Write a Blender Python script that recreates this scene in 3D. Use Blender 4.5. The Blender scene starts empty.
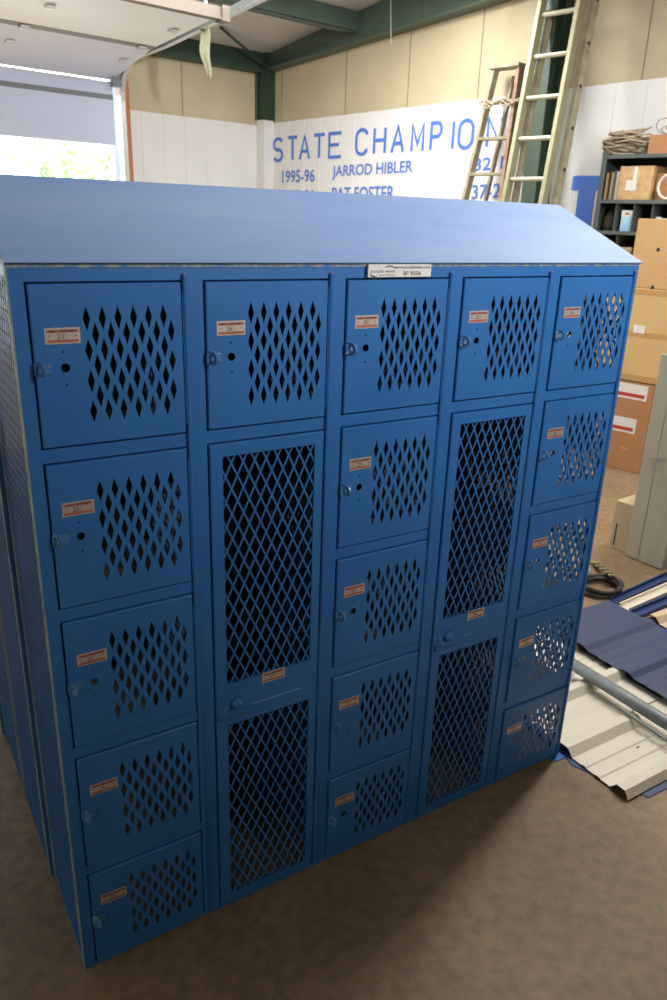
import bpy, bmesh, math, random
from mathutils import Vector, Matrix
random.seed(7)
PI = math.pi
COL = bpy.context.scene.collection
sc = bpy.context.scene

# ------------------------------------------------------------------ materials
def new_mat(name):
    m = bpy.data.materials.new(name); m.use_nodes = True
    return m, m.node_tree, m.node_tree.nodes['Principled BSDF']

def mat(name, col, rough=.5, metal=0., col2=None, scale=8., amount=.5, bump=0., bscale=60., spec=.5, detail=6., coords='Object', stretch=(1, 1, 1)):
    m, nt, b = new_mat(name)
    b.inputs['Roughness'].default_value = rough
    b.inputs['Metallic'].default_value = metal
    b.inputs['Specular IOR Level'].default_value = spec
    b.inputs['Base Color'].default_value = (*col, 1)
    tc = nt.nodes.new('ShaderNodeTexCoord'); mp = nt.nodes.new('ShaderNodeMapping')
    mp.inputs['Scale'].default_value = stretch
    nt.links.new(tc.outputs[coords], mp.inputs[0])
    if col2:
        n = nt.nodes.new('ShaderNodeTexNoise'); n.inputs['Scale'].default_value = scale; n.inputs['Detail'].default_value = detail
        n.inputs['Roughness'].default_value = .6
        r = nt.nodes.new('ShaderNodeValToRGB')
        r.color_ramp.elements[0].position = .5 - amount / 2; r.color_ramp.elements[1].position = .5 + amount / 2
        r.color_ramp.elements[0].color = (*col, 1); r.color_ramp.elements[1].color = (*col2, 1)
        nt.links.new(mp.outputs[0], n.inputs['Vector']); nt.links.new(n.outputs['Fac'], r.inputs[0]); nt.links.new(r.outputs[0], b.inputs['Base Color'])
    if bump:
        n = nt.nodes.new('ShaderNodeTexNoise'); n.inputs['Scale'].default_value = bscale
        bp = nt.nodes.new('ShaderNodeBump'); bp.inputs['Strength'].default_value = bump; bp.inputs['Distance'].default_value = .01
        nt.links.new(mp.outputs[0], n.inputs['Vector']); nt.links.new(n.outputs['Fac'], bp.inputs['Height']); nt.links.new(bp.outputs[0], b.inputs['Normal'])
    return m

def chipped(name, col, col2, chip, thr=.67, rough=.45, scale=5.):
    """paint with broad tonal wear and small chips of another colour"""
    m, nt, b = new_mat(name)
    b.inputs['Roughness'].default_value = rough
    tc = nt.nodes.new('ShaderNodeTexCoord')
    n1 = nt.nodes.new('ShaderNodeTexNoise'); n1.inputs['Scale'].default_value = scale; n1.inputs['Detail'].default_value = 5
    r1 = nt.nodes.new('ShaderNodeValToRGB'); r1.color_ramp.elements[0].position = .35; r1.color_ramp.elements[1].position = .7
    r1.color_ramp.elements[0].color = (*col, 1); r1.color_ramp.elements[1].color = (*col2, 1)
    n2 = nt.nodes.new('ShaderNodeTexNoise'); n2.inputs['Scale'].default_value = 38; n2.inputs['Detail'].default_value = 8
    r2 = nt.nodes.new('ShaderNodeValToRGB'); r2.color_ramp.elements[0].position = thr; r2.color_ramp.elements[1].position = thr + .03
    mx = nt.nodes.new('ShaderNodeMix'); mx.data_type = 'RGBA'
    nt.links.new(tc.outputs['Object'], n1.inputs['Vector']); nt.links.new(tc.outputs['Object'], n2.inputs['Vector'])
    nt.links.new(n1.outputs['Fac'], r1.inputs[0]); nt.links.new(n2.outputs['Fac'], r2.inputs[0])
    nt.links.new(r2.outputs[0], mx.inputs[0]); nt.links.new(r1.outputs[0], mx.inputs[6]); mx.inputs[7].default_value = (*chip, 1)
    nt.links.new(mx.outputs[2], b.inputs['Base Color'])
    return m

M = {}
M['blue'] = chipped('locker_blue', (.022, .148, .43), (.028, .168, .47), (.10, .17, .26), .74, .42)
M['hasp'] = chipped('worn_hasp_blue', (.05, .19, .46), (.09, .24, .50), (.32, .40, .50), .62, .3)
M['blue_top'] = mat('dusty_sheen_locker_top', (.145, .265, .55), .62, 0, (.25, .36, .60), 2.2, .4, .05, 30, detail=9, stretch=(.5, 1.6, 1.6))  # pale with dust, lightened further for the sheen of grazing light
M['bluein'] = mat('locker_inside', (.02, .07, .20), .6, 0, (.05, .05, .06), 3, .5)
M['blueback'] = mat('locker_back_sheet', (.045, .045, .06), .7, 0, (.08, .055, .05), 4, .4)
M['shelf'] = mat('dusty_shelf', (.20, .155, .12), .7, 0, (.28, .22, .17), 9, .5)
M['cream'] = mat('worn_cream_edge', (.42, .44, .33), .55, 0, (.14, .2, .26), 9, .4)
M['headeredge'] = mat('worn_header_edge', (.03, .14, .40), .5, 0, (.30, .33, .27), 45, .22)
M['black'] = mat('black', (.012, .012, .013), .6)
M['holedark'] = mat('dark_metal_and_gaps', (.03, .04, .06), .5)
M['platewhite'] = mat('plate_aluminium', (.80, .72, .66), .38, .75)
M['platered'] = mat('plate_red', (.42, .12, .08), .5)
M['ink'] = mat('ink', (.05, .05, .06), .6)
M['stick'] = mat('sticker_white', (.72, .72, .72), .5)
M['purpleink'] = mat('sticker_dark', (.08, .04, .12), .6)
M['screw'] = mat('bare_steel', (.5, .5, .5), .35, .8)
M['green'] = mat('green_steel', (.050, .085, .064), .5, 0, (.085, .125, .10), 3, .5)
M['greendark'] = mat('dark_green_steel', (.02, .05, .035), .5)
M['liner'] = mat('white_liner', (.70, .71, .72), .45, 0, (.78, .78, .78), 2, .5)
M['tanwall'] = mat('tan_faced_insulation', (.45, .385, .25), .8, 0, (.60, .53, .37), 1.3, .5, .1, 5)
M['seam'] = mat('seam_tape', (.30, .25, .17), .8)
M['paintblue'] = mat('sign_blue', (.045, .15, .62), .5, 0, (.09, .22, .7), 9, .5)
M['insul'] = mat('ceiling_insulation', (.55, .55, .54), .8, 0, (.42, .42, .42), 1.5, .5)
M['doorpanel'] = mat('skylit_door_panel', (.56, .66, .90), .5, 0, (.62, .70, .90), 2, .5)  # white door; the blue of the skylight is put into the colour
M['doorlit'] = mat('lit_door_panel', (.72, .84, .95), .5, 0, (.78, .88, .95), 2, .5)  # same door, overhead part: its brighter light is put into the colour
M['doorseal'] = mat('door_dark_strip', (.20, .22, .25), .5)
M['galv'] = mat('galvanised', (.62, .64, .66), .35, .7, (.72, .74, .76), 20, .4)
M['beige'] = mat('beige_strut', (.135, .11, .09), .5)
M['wood'] = mat('orange_wood', (.40, .14, .045), .6, 0, (.55, .22, .08), 10, .5, .1, 40, stretch=(1, 1, .1))
M['ladder'] = mat('weathered_ladder', (.27, .26, .15), .5, .15, (.38, .36, .22), 12, .5, .1, 40)
M['ladder_old'] = mat('old_ladder_wood', (.25, .21, .13), .7, 0, (.42, .38, .28), 14, .4, .15, 40)
M['ladder_red'] = mat('red_brown_rail', (.22, .085, .05), .7, 0, (.4, .3, .2), 18, .5)
M['rung'] = mat('rung_aluminium', (.45, .43, .32), .4, .3)
M['steelshelf'] = mat('grey_green_shelving', (.075, .095, .095), .5, 0, (.12, .145, .14), 8, .5)
M['card'] = mat('cardboard', (.52, .31, .13), .75, 0, (.57, .35, .16), 4, .5)
M['card_orange'] = mat('orange_cardboard', (.40, .19, .08), .75, 0, (.46, .22, .10), 4, .5)
M['card_light'] = mat('light_cardboard', (.56, .37, .15), .7, 0, (.62, .42, .19), 3, .5)
M['card_worn'] = mat('scuffed_cardboard', (.42, .24, .10), .6, 0, (.66, .46, .24), 16, .35)
M['tape'] = mat('packing_tape', (.50, .29, .11), .35)
M['paper'] = mat('paper_label', (.72, .70, .66), .6)
M['lred'] = mat('label_red', (.48, .05, .03), .5)
M['rope'] = mat('rope', (.30, .22, .14), .9, 0, (.56, .48, .36), 60, .5, .4, 200)
M['wire'] = mat('wire', (.30, .30, .27), .5, .3)
M['canblue'] = mat('blue_pack', (.22, .52, .72), .4, 0, (.5, .75, .85), 9, .5)
M['white'] = mat('white_plastic', (.8, .8, .78), .4)
M['bag'] = mat('dark_cloth', (.06, .045, .04), .9, 0, (.10, .08, .07), 12, .5, .5, 12)
M['galvcab'] = mat('dull_galvanised_sheet', (.46, .45, .36), .42, .3, (.56, .54, .44), 5, .5, .03, 20, stretch=(3, 3, .6))
M['yellowish'] = mat('yellowish_board', (.52, .41, .23), .7)
M['sheetwhite'] = mat('cream_steel_sheet', (.72, .64, .50), .4, 0, (.80, .75, .64), 5, .5, stretch=(.5, 2, 1))
M['sheettan'] = mat('tan_steel_sheet', (.60, .42, .27), .45, 0, (.72, .6, .45), 6, .6, stretch=(.4, 3, 1))
M['sheetblue'] = mat('navy_steel_sheet', (.042, .060, .135), .42, 0, (.062, .082, .16), 4, .5, stretch=(.5, 2, 1))
M['sheetblue2'] = mat('blue_steel_sheet', (.028, .055, .16), .4, 0, (.04, .075, .2), 4, .5)
M['pipe'] = mat('galvanised_pipe', (.19, .205, .21), .5, .3, (.27, .29, .29), 12, .5)
M['hose'] = mat('black_rubber', (.035, .028, .022), .5)
M['yellow'] = mat('yellow_strap', (.27, .24, .09), .6)
M['leaf'] = mat('leaf', (.26, .46, .17), .7, 0, (.45, .62, .30), 6, .5)
M['bark'] = mat('bark', (.35, .32, .26), .9)
M['bounceground'] = mat('whitened_ground', (.68, .68, .64), .9, 0, (.78, .78, .74), 2, .5)  # whitened so that sunlight bounces up under the raised door
M['rag'] = mat('pale_torn_foam', (.32, .34, .22), .9, 0, (.42, .44, .30), 20, .5)
M['plain'] = mat('painted_block', (.34, .32, .27), .8, 0, (.4, .38, .33), 1, .5)

# concrete floor
def floor_mat():
    m, nt, b = new_mat('concrete_floor')
    tc = nt.nodes.new('ShaderNodeTexCoord')
    def noise(s, d, r=.6):
        n = nt.nodes.new('ShaderNodeTexNoise'); n.inputs['Scale'].default_value = s; n.inputs['Detail'].default_value = d; n.inputs['Roughness'].default_value = r
        nt.links.new(tc.outputs['Object'], n.inputs['Vector']); return n
    def ramp(n, p0, c0, p1, c1):
        r = nt.nodes.new('ShaderNodeValToRGB'); r.color_ramp.elements[0].position = p0; r.color_ramp.elements[1].position = p1
        r.color_ramp.elements[0].color = (*c0, 1); r.color_ramp.elements[1].color = (*c1, 1)
        nt.links.new(n.outputs[0], r.inputs[0]); return r
    a = ramp(noise(1.6, 8), .32, (.215, .135, .070), .68, (.35, .235, .128))
    s = ramp(noise(26, 6), .36, (.72, .72, .72), .6, (1, 1, 1))
    sp = ramp(noise(90, 3), .76, (0, 0, 0), .80, (1, 1, 1))
    v = nt.nodes.new('ShaderNodeTexVoronoi'); v.feature = 'DISTANCE_TO_EDGE'; v.inputs['Scale'].default_value = .9
    nd = noise(3, 5); vm = nt.nodes.new('ShaderNodeVectorMath'); vm.operation = 'MULTIPLY_ADD'
    vm.inputs[1].default_value = (.35, .35, .35); nt.links.new(nd.outputs['Color'], vm.inputs[0]); nt.links.new(tc.outputs['Object'], vm.inputs[2])
    nt.links.new(vm.outputs[0], v.inputs['Vector'])
    cr = ramp(v, .0, (.62, .6, .58), .004, (1, 1, 1))
    m1 = nt.nodes.new('ShaderNodeMix'); m1.data_type = 'RGBA'; m1.blend_type = 'MULTIPLY'; m1.inputs[0].default_value = 1
    nt.links.new(a.outputs[0], m1.inputs[6]); nt.links.new(s.outputs[0], m1.inputs[7])
    m2 = nt.nodes.new('ShaderNodeMix'); m2.data_type = 'RGBA'; m2.blend_type = 'MULTIPLY'; m2.inputs[0].default_value = .7
    nt.links.new(m1.outputs[2], m2.inputs[6]); nt.links.new(cr.outputs[0], m2.inputs[7])
    m3 = nt.nodes.new('ShaderNodeMix'); m3.data_type = 'RGBA'; nt.links.new(sp.outputs[0], m3.inputs[0])
    nt.links.new(m2.outputs[2], m3.inputs[6]); m3.inputs[7].default_value = (.40, .33, .26, 1)
    nt.links.new(m3.outputs[2], b.inputs['Base Color'])
    b.inputs['Roughness'].default_value = .55
    bp = nt.nodes.new('ShaderNodeBump'); bp.inputs['Strength'].default_value = .15; bp.inputs['Distance'].default_value = .005
    nb = noise(40, 5); nt.links.new(nb.outputs[0], bp.inputs['Height']); nt.links.new(bp.outputs[0], b.inputs['Normal'])
    return m
M['floor'] = floor_mat()

# ------------------------------------------------------------------ mesh helper
class MB:
    def __init__(s): s.v = []; s.f = []; s.m = []; s.mats = []
    def mi(s, m):
        if m not in s.mats: s.mats.append(m)
        return s.mats.index(m)
    def add(s, vs, fs, m, T=None):
        o = len(s.v); k = s.mi(m)
        s.v += [tuple(T @ Vector(v)) if T else tuple(v) for v in vs]
        s.f += [tuple(i + o for i in f) for f in fs]; s.m += [k] * len(fs)
        return s
    def box(s, p0, p1, m, T=None):
        x0, y0, z0 = p0; x1, y1, z1 = p1
        vs = [(x0, y0, z0), (x1, y0, z0), (x1, y1, z0), (x0, y1, z0), (x0, y0, z1), (x1, y0, z1), (x1, y1, z1), (x0, y1, z1)]
        return s.add(vs, [(0, 3, 2, 1), (4, 5, 6, 7), (0, 1, 5, 4), (1, 2, 6, 5), (2, 3, 7, 6), (3, 0, 4, 7)], m, T)
    def hexa(s, vs, m, T=None):
        return s.add(vs, [(0, 3, 2, 1), (4, 5, 6, 7), (0, 1, 5, 4), (1, 2, 6, 5), (2, 3, 7, 6), (3, 0, 4, 7)], m, T)
    def tube(s, pts, r, m, n=10, T=None, cap=True, closed=False):
        pts = [Vector(p) for p in pts]; N = len(pts); vs = []; up = None
        for i, p in enumerate(pts):
            if closed: d = pts[(i + 1) % N] - pts[i - 1]
            else: d = pts[min(i + 1, N - 1)] - pts[max(i - 1, 0)]
            d.normalize()
            if up is None:
                up = d.orthogonal().normalized()
            else:
                up = (up - d * up.dot(d)).normalized()
            w = d.cross(up); rr = r[i] if isinstance(r, (list, tuple)) else r
            for k in range(n):
                a = 2 * PI * k / n; vs.append(tuple(p + rr * (up * math.cos(a) + w * math.sin(a))))
        fs = []
        for i in range(N if closed else N - 1):
            j = (i + 1) % N
            for k in range(n):
                k2 = (k + 1) % n; fs.append((i * n + k, i * n + k2, j * n + k2, j * n + k))
        if cap and not closed: fs += [tuple(range(n - 1, -1, -1)), tuple(range((N - 1) * n, N * n))]
        return s.add(vs, fs, m, T)
    def prism(s, poly, z0, z1, m, T=None):
        """poly in local xy, extruded along local z"""
        n = len(poly); vs = [(x, y, z0) for x, y in poly] + [(x, y, z1) for x, y in poly]
        fs = [tuple(range(n - 1, -1, -1)), tuple(range(n, 2 * n))] + [(i, (i + 1) % n, (i + 1) % n + n, i + n) for i in range(n)]
        return s.add(vs, fs, m, T)
    def build(s, name, parent=None, bevel=0, smooth=False, loc=None):
        me = bpy.data.meshes.new(name); me.from_pydata(s.v, [], s.f)
        for m in s.mats: me.materials.append(m)
        me.polygons.foreach_set('material_index', s.m)
        bm = bmesh.new(); bm.from_mesh(me); bmesh.ops.recalc_face_normals(bm, faces=bm.faces); bm.to_mesh(me); bm.free()
        me.update()
        if smooth: me.shade_smooth()
        o = bpy.data.objects.new(name, me); COL.objects.link(o)
        if parent: o.parent = parent
        if loc: o.location = loc
        if bevel:
            b = o.modifiers.new('bevel', 'BEVEL'); b.width = bevel; b.segments = 2; b.limit_method = 'ANGLE'
        return o

def empty(name, loc=(0, 0, 0), rz=0):
    o = bpy.data.objects.new(name, None); COL.objects.link(o); o.location = loc; o.rotation_euler = (0, 0, rz); o.empty_display_size = .1
    return o
def tag(o, label=None, cat=None, group=None, kind=None):
    if label: o['label'] = label
    if cat: o['category'] = cat
    if group: o['group'] = group
    if kind: o['kind'] = kind
    return o

XZ = Matrix(((1, 0, 0, 0), (0, 0, 1, 0), (0, 1, 0, 0), (0, 0, 0, 1)))   # local (x, y, t) -> world (x, t, y)
_plate_cache = {}
def plate(outer, holes, y0, y1):
    """flat plate in the XZ plane with holes (even-odd fill), between y0 and y1 -> verts, faces"""
    cu = bpy.data.curves.new('t', 'CURVE'); cu.dimensions = '2D'; cu.fill_mode = 'BOTH'; cu.extrude = (y1 - y0) / 2
    for poly in [outer] + holes:
        sp = cu.splines.new('POLY'); sp.points.add(len(poly) - 1); sp.use_cyclic_u = True
        for p, (x, z) in zip(sp.points, poly): p.co = (x, z, 0, 1)
    ob = bpy.data.objects.new('t', cu)
    me = bpy.data.meshes.new_from_object(ob)
    ym = (y0 + y1) / 2
    vs = [(v.co.x, ym + v.co.z, v.co.y) for v in me.vertices]; fs = [tuple(p.vertices) for p in me.polygons]
    bpy.data.objects.remove(ob); bpy.data.curves.remove(cu); bpy.data.meshes.remove(me)
    return vs, fs
def rect(x0, x1, z0, z1): return [(x0, z0), (x1, z0), (x1, z1), (x0, z1)]
def circ(x, z, r, n=14): return [(x + r * math.cos(2 * PI * k / n), z + r * math.sin(2 * PI * k / n)) for k in range(n)]
def diamond(x, z, hw, hh): return [(x - hw, z), (x, z - hh), (x + hw, z), (x, z + hh)]

def text_geo(txt, depth=.0004, offset=0., italic=0.):
    cu = bpy.data.curves.new('t', 'FONT'); cu.body = txt; cu.extrude = depth; cu.size = 1; cu.offset = offset; cu.shear = italic; cu.resolution_u = 3
    ob = bpy.data.objects.new('t', cu); me = bpy.data.meshes.new_from_object(ob)
    vs = [tuple(v.co) for v in me.vertices]; fs = [tuple(p.vertices) for p in me.polygons]
    bpy.data.objects.remove(ob); bpy.data.curves.remove(cu); bpy.data.meshes.remove(me)
    return vs, fs
def text_box(mb, txt, P, x0, x1, z0, z1, m, offset=0., italic=0., depth=.0003):
    """text scaled into the box x0..x1, z0..z1 of a frame: P(x, t, z) -> world, t = out of the surface"""
    vs, fs = text_geo(txt, 0.01, offset, italic)
    xs = [v[0] for v in vs]; ys = [v[1] for v in vs]; ax, bx, ay, by = min(xs), max(xs), min(ys), max(ys)
    out = []
    for v in vs:
        out.append(tuple(P(x0 + (v[0] - ax) / (bx - ax) * (x1 - x0), depth if v[2] > 0 else 0, z0 + (v[1] - ay) / (by - ay) * (z1 - z0))))
    mb.add(out, fs, m)

def lattice(x0, x1, z0, z1, px, pz, k, t, clip=True):
    """expanded metal: rhombic ring cells; returns verts, faces in (x, y, z), thickness t about y=0"""
    vs = []; fs = []; hw, hh = px / 2, pz / 2
    nx = int((x1 - x0) / hw) + 2; nz = int((z1 - z0) / hh) + 2
    def cl(p): return (min(max(p[0], x0), x1), min(max(p[1], z0), z1))
    for i in range(nx):
        for j in range(nz):
            if (i + j) % 2: continue
            cx, cz = x0 + i * hw, z0 + j * hh
            if cx - hw >= x1 - 1e-4 or cz - hh >= z1 - 1e-4: continue
            o = diamond(cx, cz, hw, hh); n = diamond(cx, cz, hw * k, hh * k)
            full = x0 <= cx - hw + 1e-6 and cx + hw <= x1 + 1e-6 and z0 <= cz - hh + 1e-6 and cz + hh <= z1 + 1e-6
            if not full:
                o = [cl(p) for p in o]; n = [cl(p) for p in n]
            b = len(vs)
            for y in (-t / 2, t / 2):
                vs += [(p[0], y, p[1]) for p in o] + [(p[0], y, p[1]) for p in n]
            for q in range(4):
                r = (q + 1) % 4
                fs.append((b + q, b + r, b + 4 + r, b + 4 + q)); fs.append((b + 8 + r, b + 8 + q, b + 12 + q, b + 12 + r))
                fs.append((b + 4 + q, b + 4 + r, b + 12 + r, b + 12 + q))
    return vs, fs

# ================================================================== LOCKERS
PW = .3048; BW = 1.524; BD = .300; FH = 1.537
ROWS = [(1.232, 1.506), (.920, 1.200), (.606, .888), (.296, .574), (.012, .266)]
TALL = (.012, 1.200)
DX0, DX1 = .0265, .2845
GAP = .0035

def door_holes(x0, z1, z0):
    hs = []
    h = z1 - z0; s = h / .274
    for j in range(7):
        zc = z1 - (.057 + .0265 * j) * s if True else 0
        for i in range(6):
            xc = x0 + .0895 + .0268 * i + (.0134 if j % 2 else 0)
            hs.append(diamond(xc, zc, .0064, .0205 * s))
    return hs

def lug(mb, x, z, m):
    """padlock hasp: base plate on the door, ear with a hole standing out past the door edge"""
    mb.box((x - .001, -.0085, z - .009), (x + .026, -.0055, z + .008), m)
    n = 12; ear = []
    R = .0130
    ear = [(0, R)] + [(-.013 - R * math.sin(a), R * math.cos(a)) for a in [PI * k / 8 for k in range(9)]] + [(0, -R)]
    # ear polygon in (y, z), with hole -> plate() builds in x,z; turn it into the yz plane
    vs, fs = plate([(p[0] - .005, p[1]) for p in ear], [circ(-.0185, 0, .0055, 10)], 0, .0040)
    ca, sa = math.cos(-.45), math.sin(-.45)   # ear bent a little to the side
    mb.add([(x + (v[1] - .004) * ca - v[0] * sa * -1 * .9, v[0] * ca + (v[1] - .004) * sa * .3, z + v[2]) for v in vs], fs, m)
    mb.tube([(x - .001, -.0075, z - .0105), (x - .001, -.0075, z + .0095)], .003, m, 8)

def number_plate(parent, x, z, num, name='number_plate', y=-.0055, dim=True):
    mb = MB(); W, H = .0575, .0265
    mb.box((x, y - .0008, z - H), (x + W, y + .0002, z), M['platewhite'])
    mb.box((x + .003, y - .0011, z - .0080), (x + W - .003, y - .0007, z - .0030), M['platered'])
    mb.box((x + .003, y - .0011, z - H + .0022), (x + W - .003, y - .0007, z - H + .0068), M['platered'])
    mb.box((x + W * .58, y - .0011, z - H + .0068), (x + W * .58 + .0006, y - .0007, z - .0085), M['ink'])
    for k in range(2):
        cx = x + (.0075 if k == 0 else W - .0075); c = circ(cx, z - H / 2, .0013, 8)
        mb.add([(a, y - .0011, b) for a, b in c], [tuple(range(8))], M['ink'])
    for a, b in ((.008, .017), (.026, .034), (.037, .049)):
        mb.box((x + a, y - .00135, z - .0065), (x + b, y - .001, z - .0042), M['ink'])
    text_box(mb, num, lambda a, t, c: (a, y - .0008 - t, c), x + W * .34, x + W * .52, z - H + .0082, z - .0098, M['ink'])
    o = mb.build(name, parent); return o

def pan(mb, x0, x1, z0, z1, m):
    """turned edges of a pan door: chamfer, then return flange"""
    c = .0018
    O_ = [(x0, -.0038, z0), (x1, -.0038, z0), (x1, -.0038, z1), (x0, -.0038, z1)]
    I_ = [(x0 + c, -.0055, z0 + c), (x1 - c, -.0055, z0 + c), (x1 - c, -.0055, z1 - c), (x0 + c, -.0055, z1 - c)]
    B_ = [(a, .010, b) for a, _, b in O_]
    vs = O_ + I_ + B_; fs = []
    for k in range(4):
        j = (k + 1) % 4; fs.append((k, j, 4 + j, 4 + k)); fs.append((k, 8 + k, 8 + j, j))
    mb.add(vs, fs, m)

def small_door(parent, c, r, num):
    z0, z1 = ROWS[r]; x0 = c * PW + DX0; x1 = c * PW + DX1
    s = (z1 - z0) / .274
    hs = door_holes(x0, z1, z0)
    hz = z1 - .137 * s
    if not (c == 0 and r >= 3) and not (c == 2 and r == 3):
        hs.append(circ(x0 + .0485, hz, .0078))
    hs.append(circ(x0 + .0475, hz + .027, .0021, 8)); hs.append(circ(x0 + .0485, hz - .029, .0021, 8))
    mb = MB(); vs, fs = plate(rect(x0 + .0018, x1 - .0018, z0 + .0018, z1 - .0018), hs, -.0055, -.0042)
    mb.add(vs, fs, M['blue'])
    pan(mb, x0, x1, z0, z1, M['blue'])
    d = mb.build('locker_door', parent)
    ho = MB(); lug(ho, x0 + .001, hz + .001, M['hasp']); ho.build('hasp', d, bevel=.0006)
    number_plate(d, x0 + .0195, z1 - .070 * s, num)
    return d

def tall_door(parent, c, num):
    z0, z1 = TALL; x0 = c * PW + DX0; x1 = c * PW + DX1
    ox0, ox1 = x0 + .026, x1 - .022
    mb = MB()
    vs, fs = plate(rect(x0 + .0018, x1 - .0018, z0 + .0018, z1 - .0018), [rect(ox0, ox1, .646, 1.174), rect(ox0, ox1, .040, .540)], -.0055, -.0040)
    mb.add(vs, fs, M['blue'])
    pan(mb, x0, x1, z0, z1, M['blue'])
    mb.prism([(-.0055, .0), (-.0075, .003), (-.0055, .006)], x0 + .082, x1 - .045, M['blue'], Matrix(((0, 0, 1, 0), (1, 0, 0, 0), (0, 1, 0, .574), (0, 0, 0, 1))))
    # folded lip round the openings and a pressed ridge on the crossbar
    for zz in (.646, .540):
        mb.box((ox0, -.0045, zz - .001), (ox1, .006, zz + .001), M['blue'])
    mb.prism([(-.0055, .0), (-.0120, .008), (-.0125, .026), (-.0055, .029)], x0 + .006, x0 + .082, M['blue'],
             Matrix(((0, 0, 1, 0), (1, 0, 0, 0), (0, 1, 0, .556), (0, 0, 0, 1))))
    d = mb.build('locker_door', parent)
    for zz0, zz1 in ((.640, 1.180), (.034, .546)):
        g = MB(); vs, fs = lattice(ox0 - .006, ox1 + .006, zz0, zz1, .0258, .0545, .835, .0016)
        g.add(vs, fs, M['blue'], Matrix.Translation((0, -.0022, 0))); g.build('mesh_panel', d)
    h = MB(); lug(h, x0 + .004, .588, M['hasp']); h.build('hasp', d, bevel=.0006)
    k = MB(); kc = Vector((x0 + .050, -.0055, .594)); n = 16; vs = []; fs = []
    prof = [(0.0165, 0), (.0155, .006), (.011, .012), (.005, .0145), (.0002, .015)]
    for rr, yy in prof:
        for q in range(n): vs.append((kc.x + rr * math.cos(2 * PI * q / n), kc.y - yy, kc.z + rr * math.sin(2 * PI * q / n)))
    for a in range(len(prof) - 1):
        for q in range(n): fs.append((a * n + q, a * n + (q + 1) % n, (a + 1) * n + (q + 1) % n, (a + 1) * n + q))
    fs.append(tuple(range(n))); k.add(vs, fs, M['blue']); k.build('lock_boss', d, smooth=True)
    number_plate(d, x0 + .112, .650, num, y=-.0055)
    return d

SIDE_LAT = None
def side_mesh_mb(t=.0016):
    mb = MB(); vs, fs = lattice(0, BD - .030, 0, 1.49, .0258, .0545, .80, t)
    mb.add([(v[1], v[0], v[2]) for v in vs], fs, M['blue']); return mb

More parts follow.
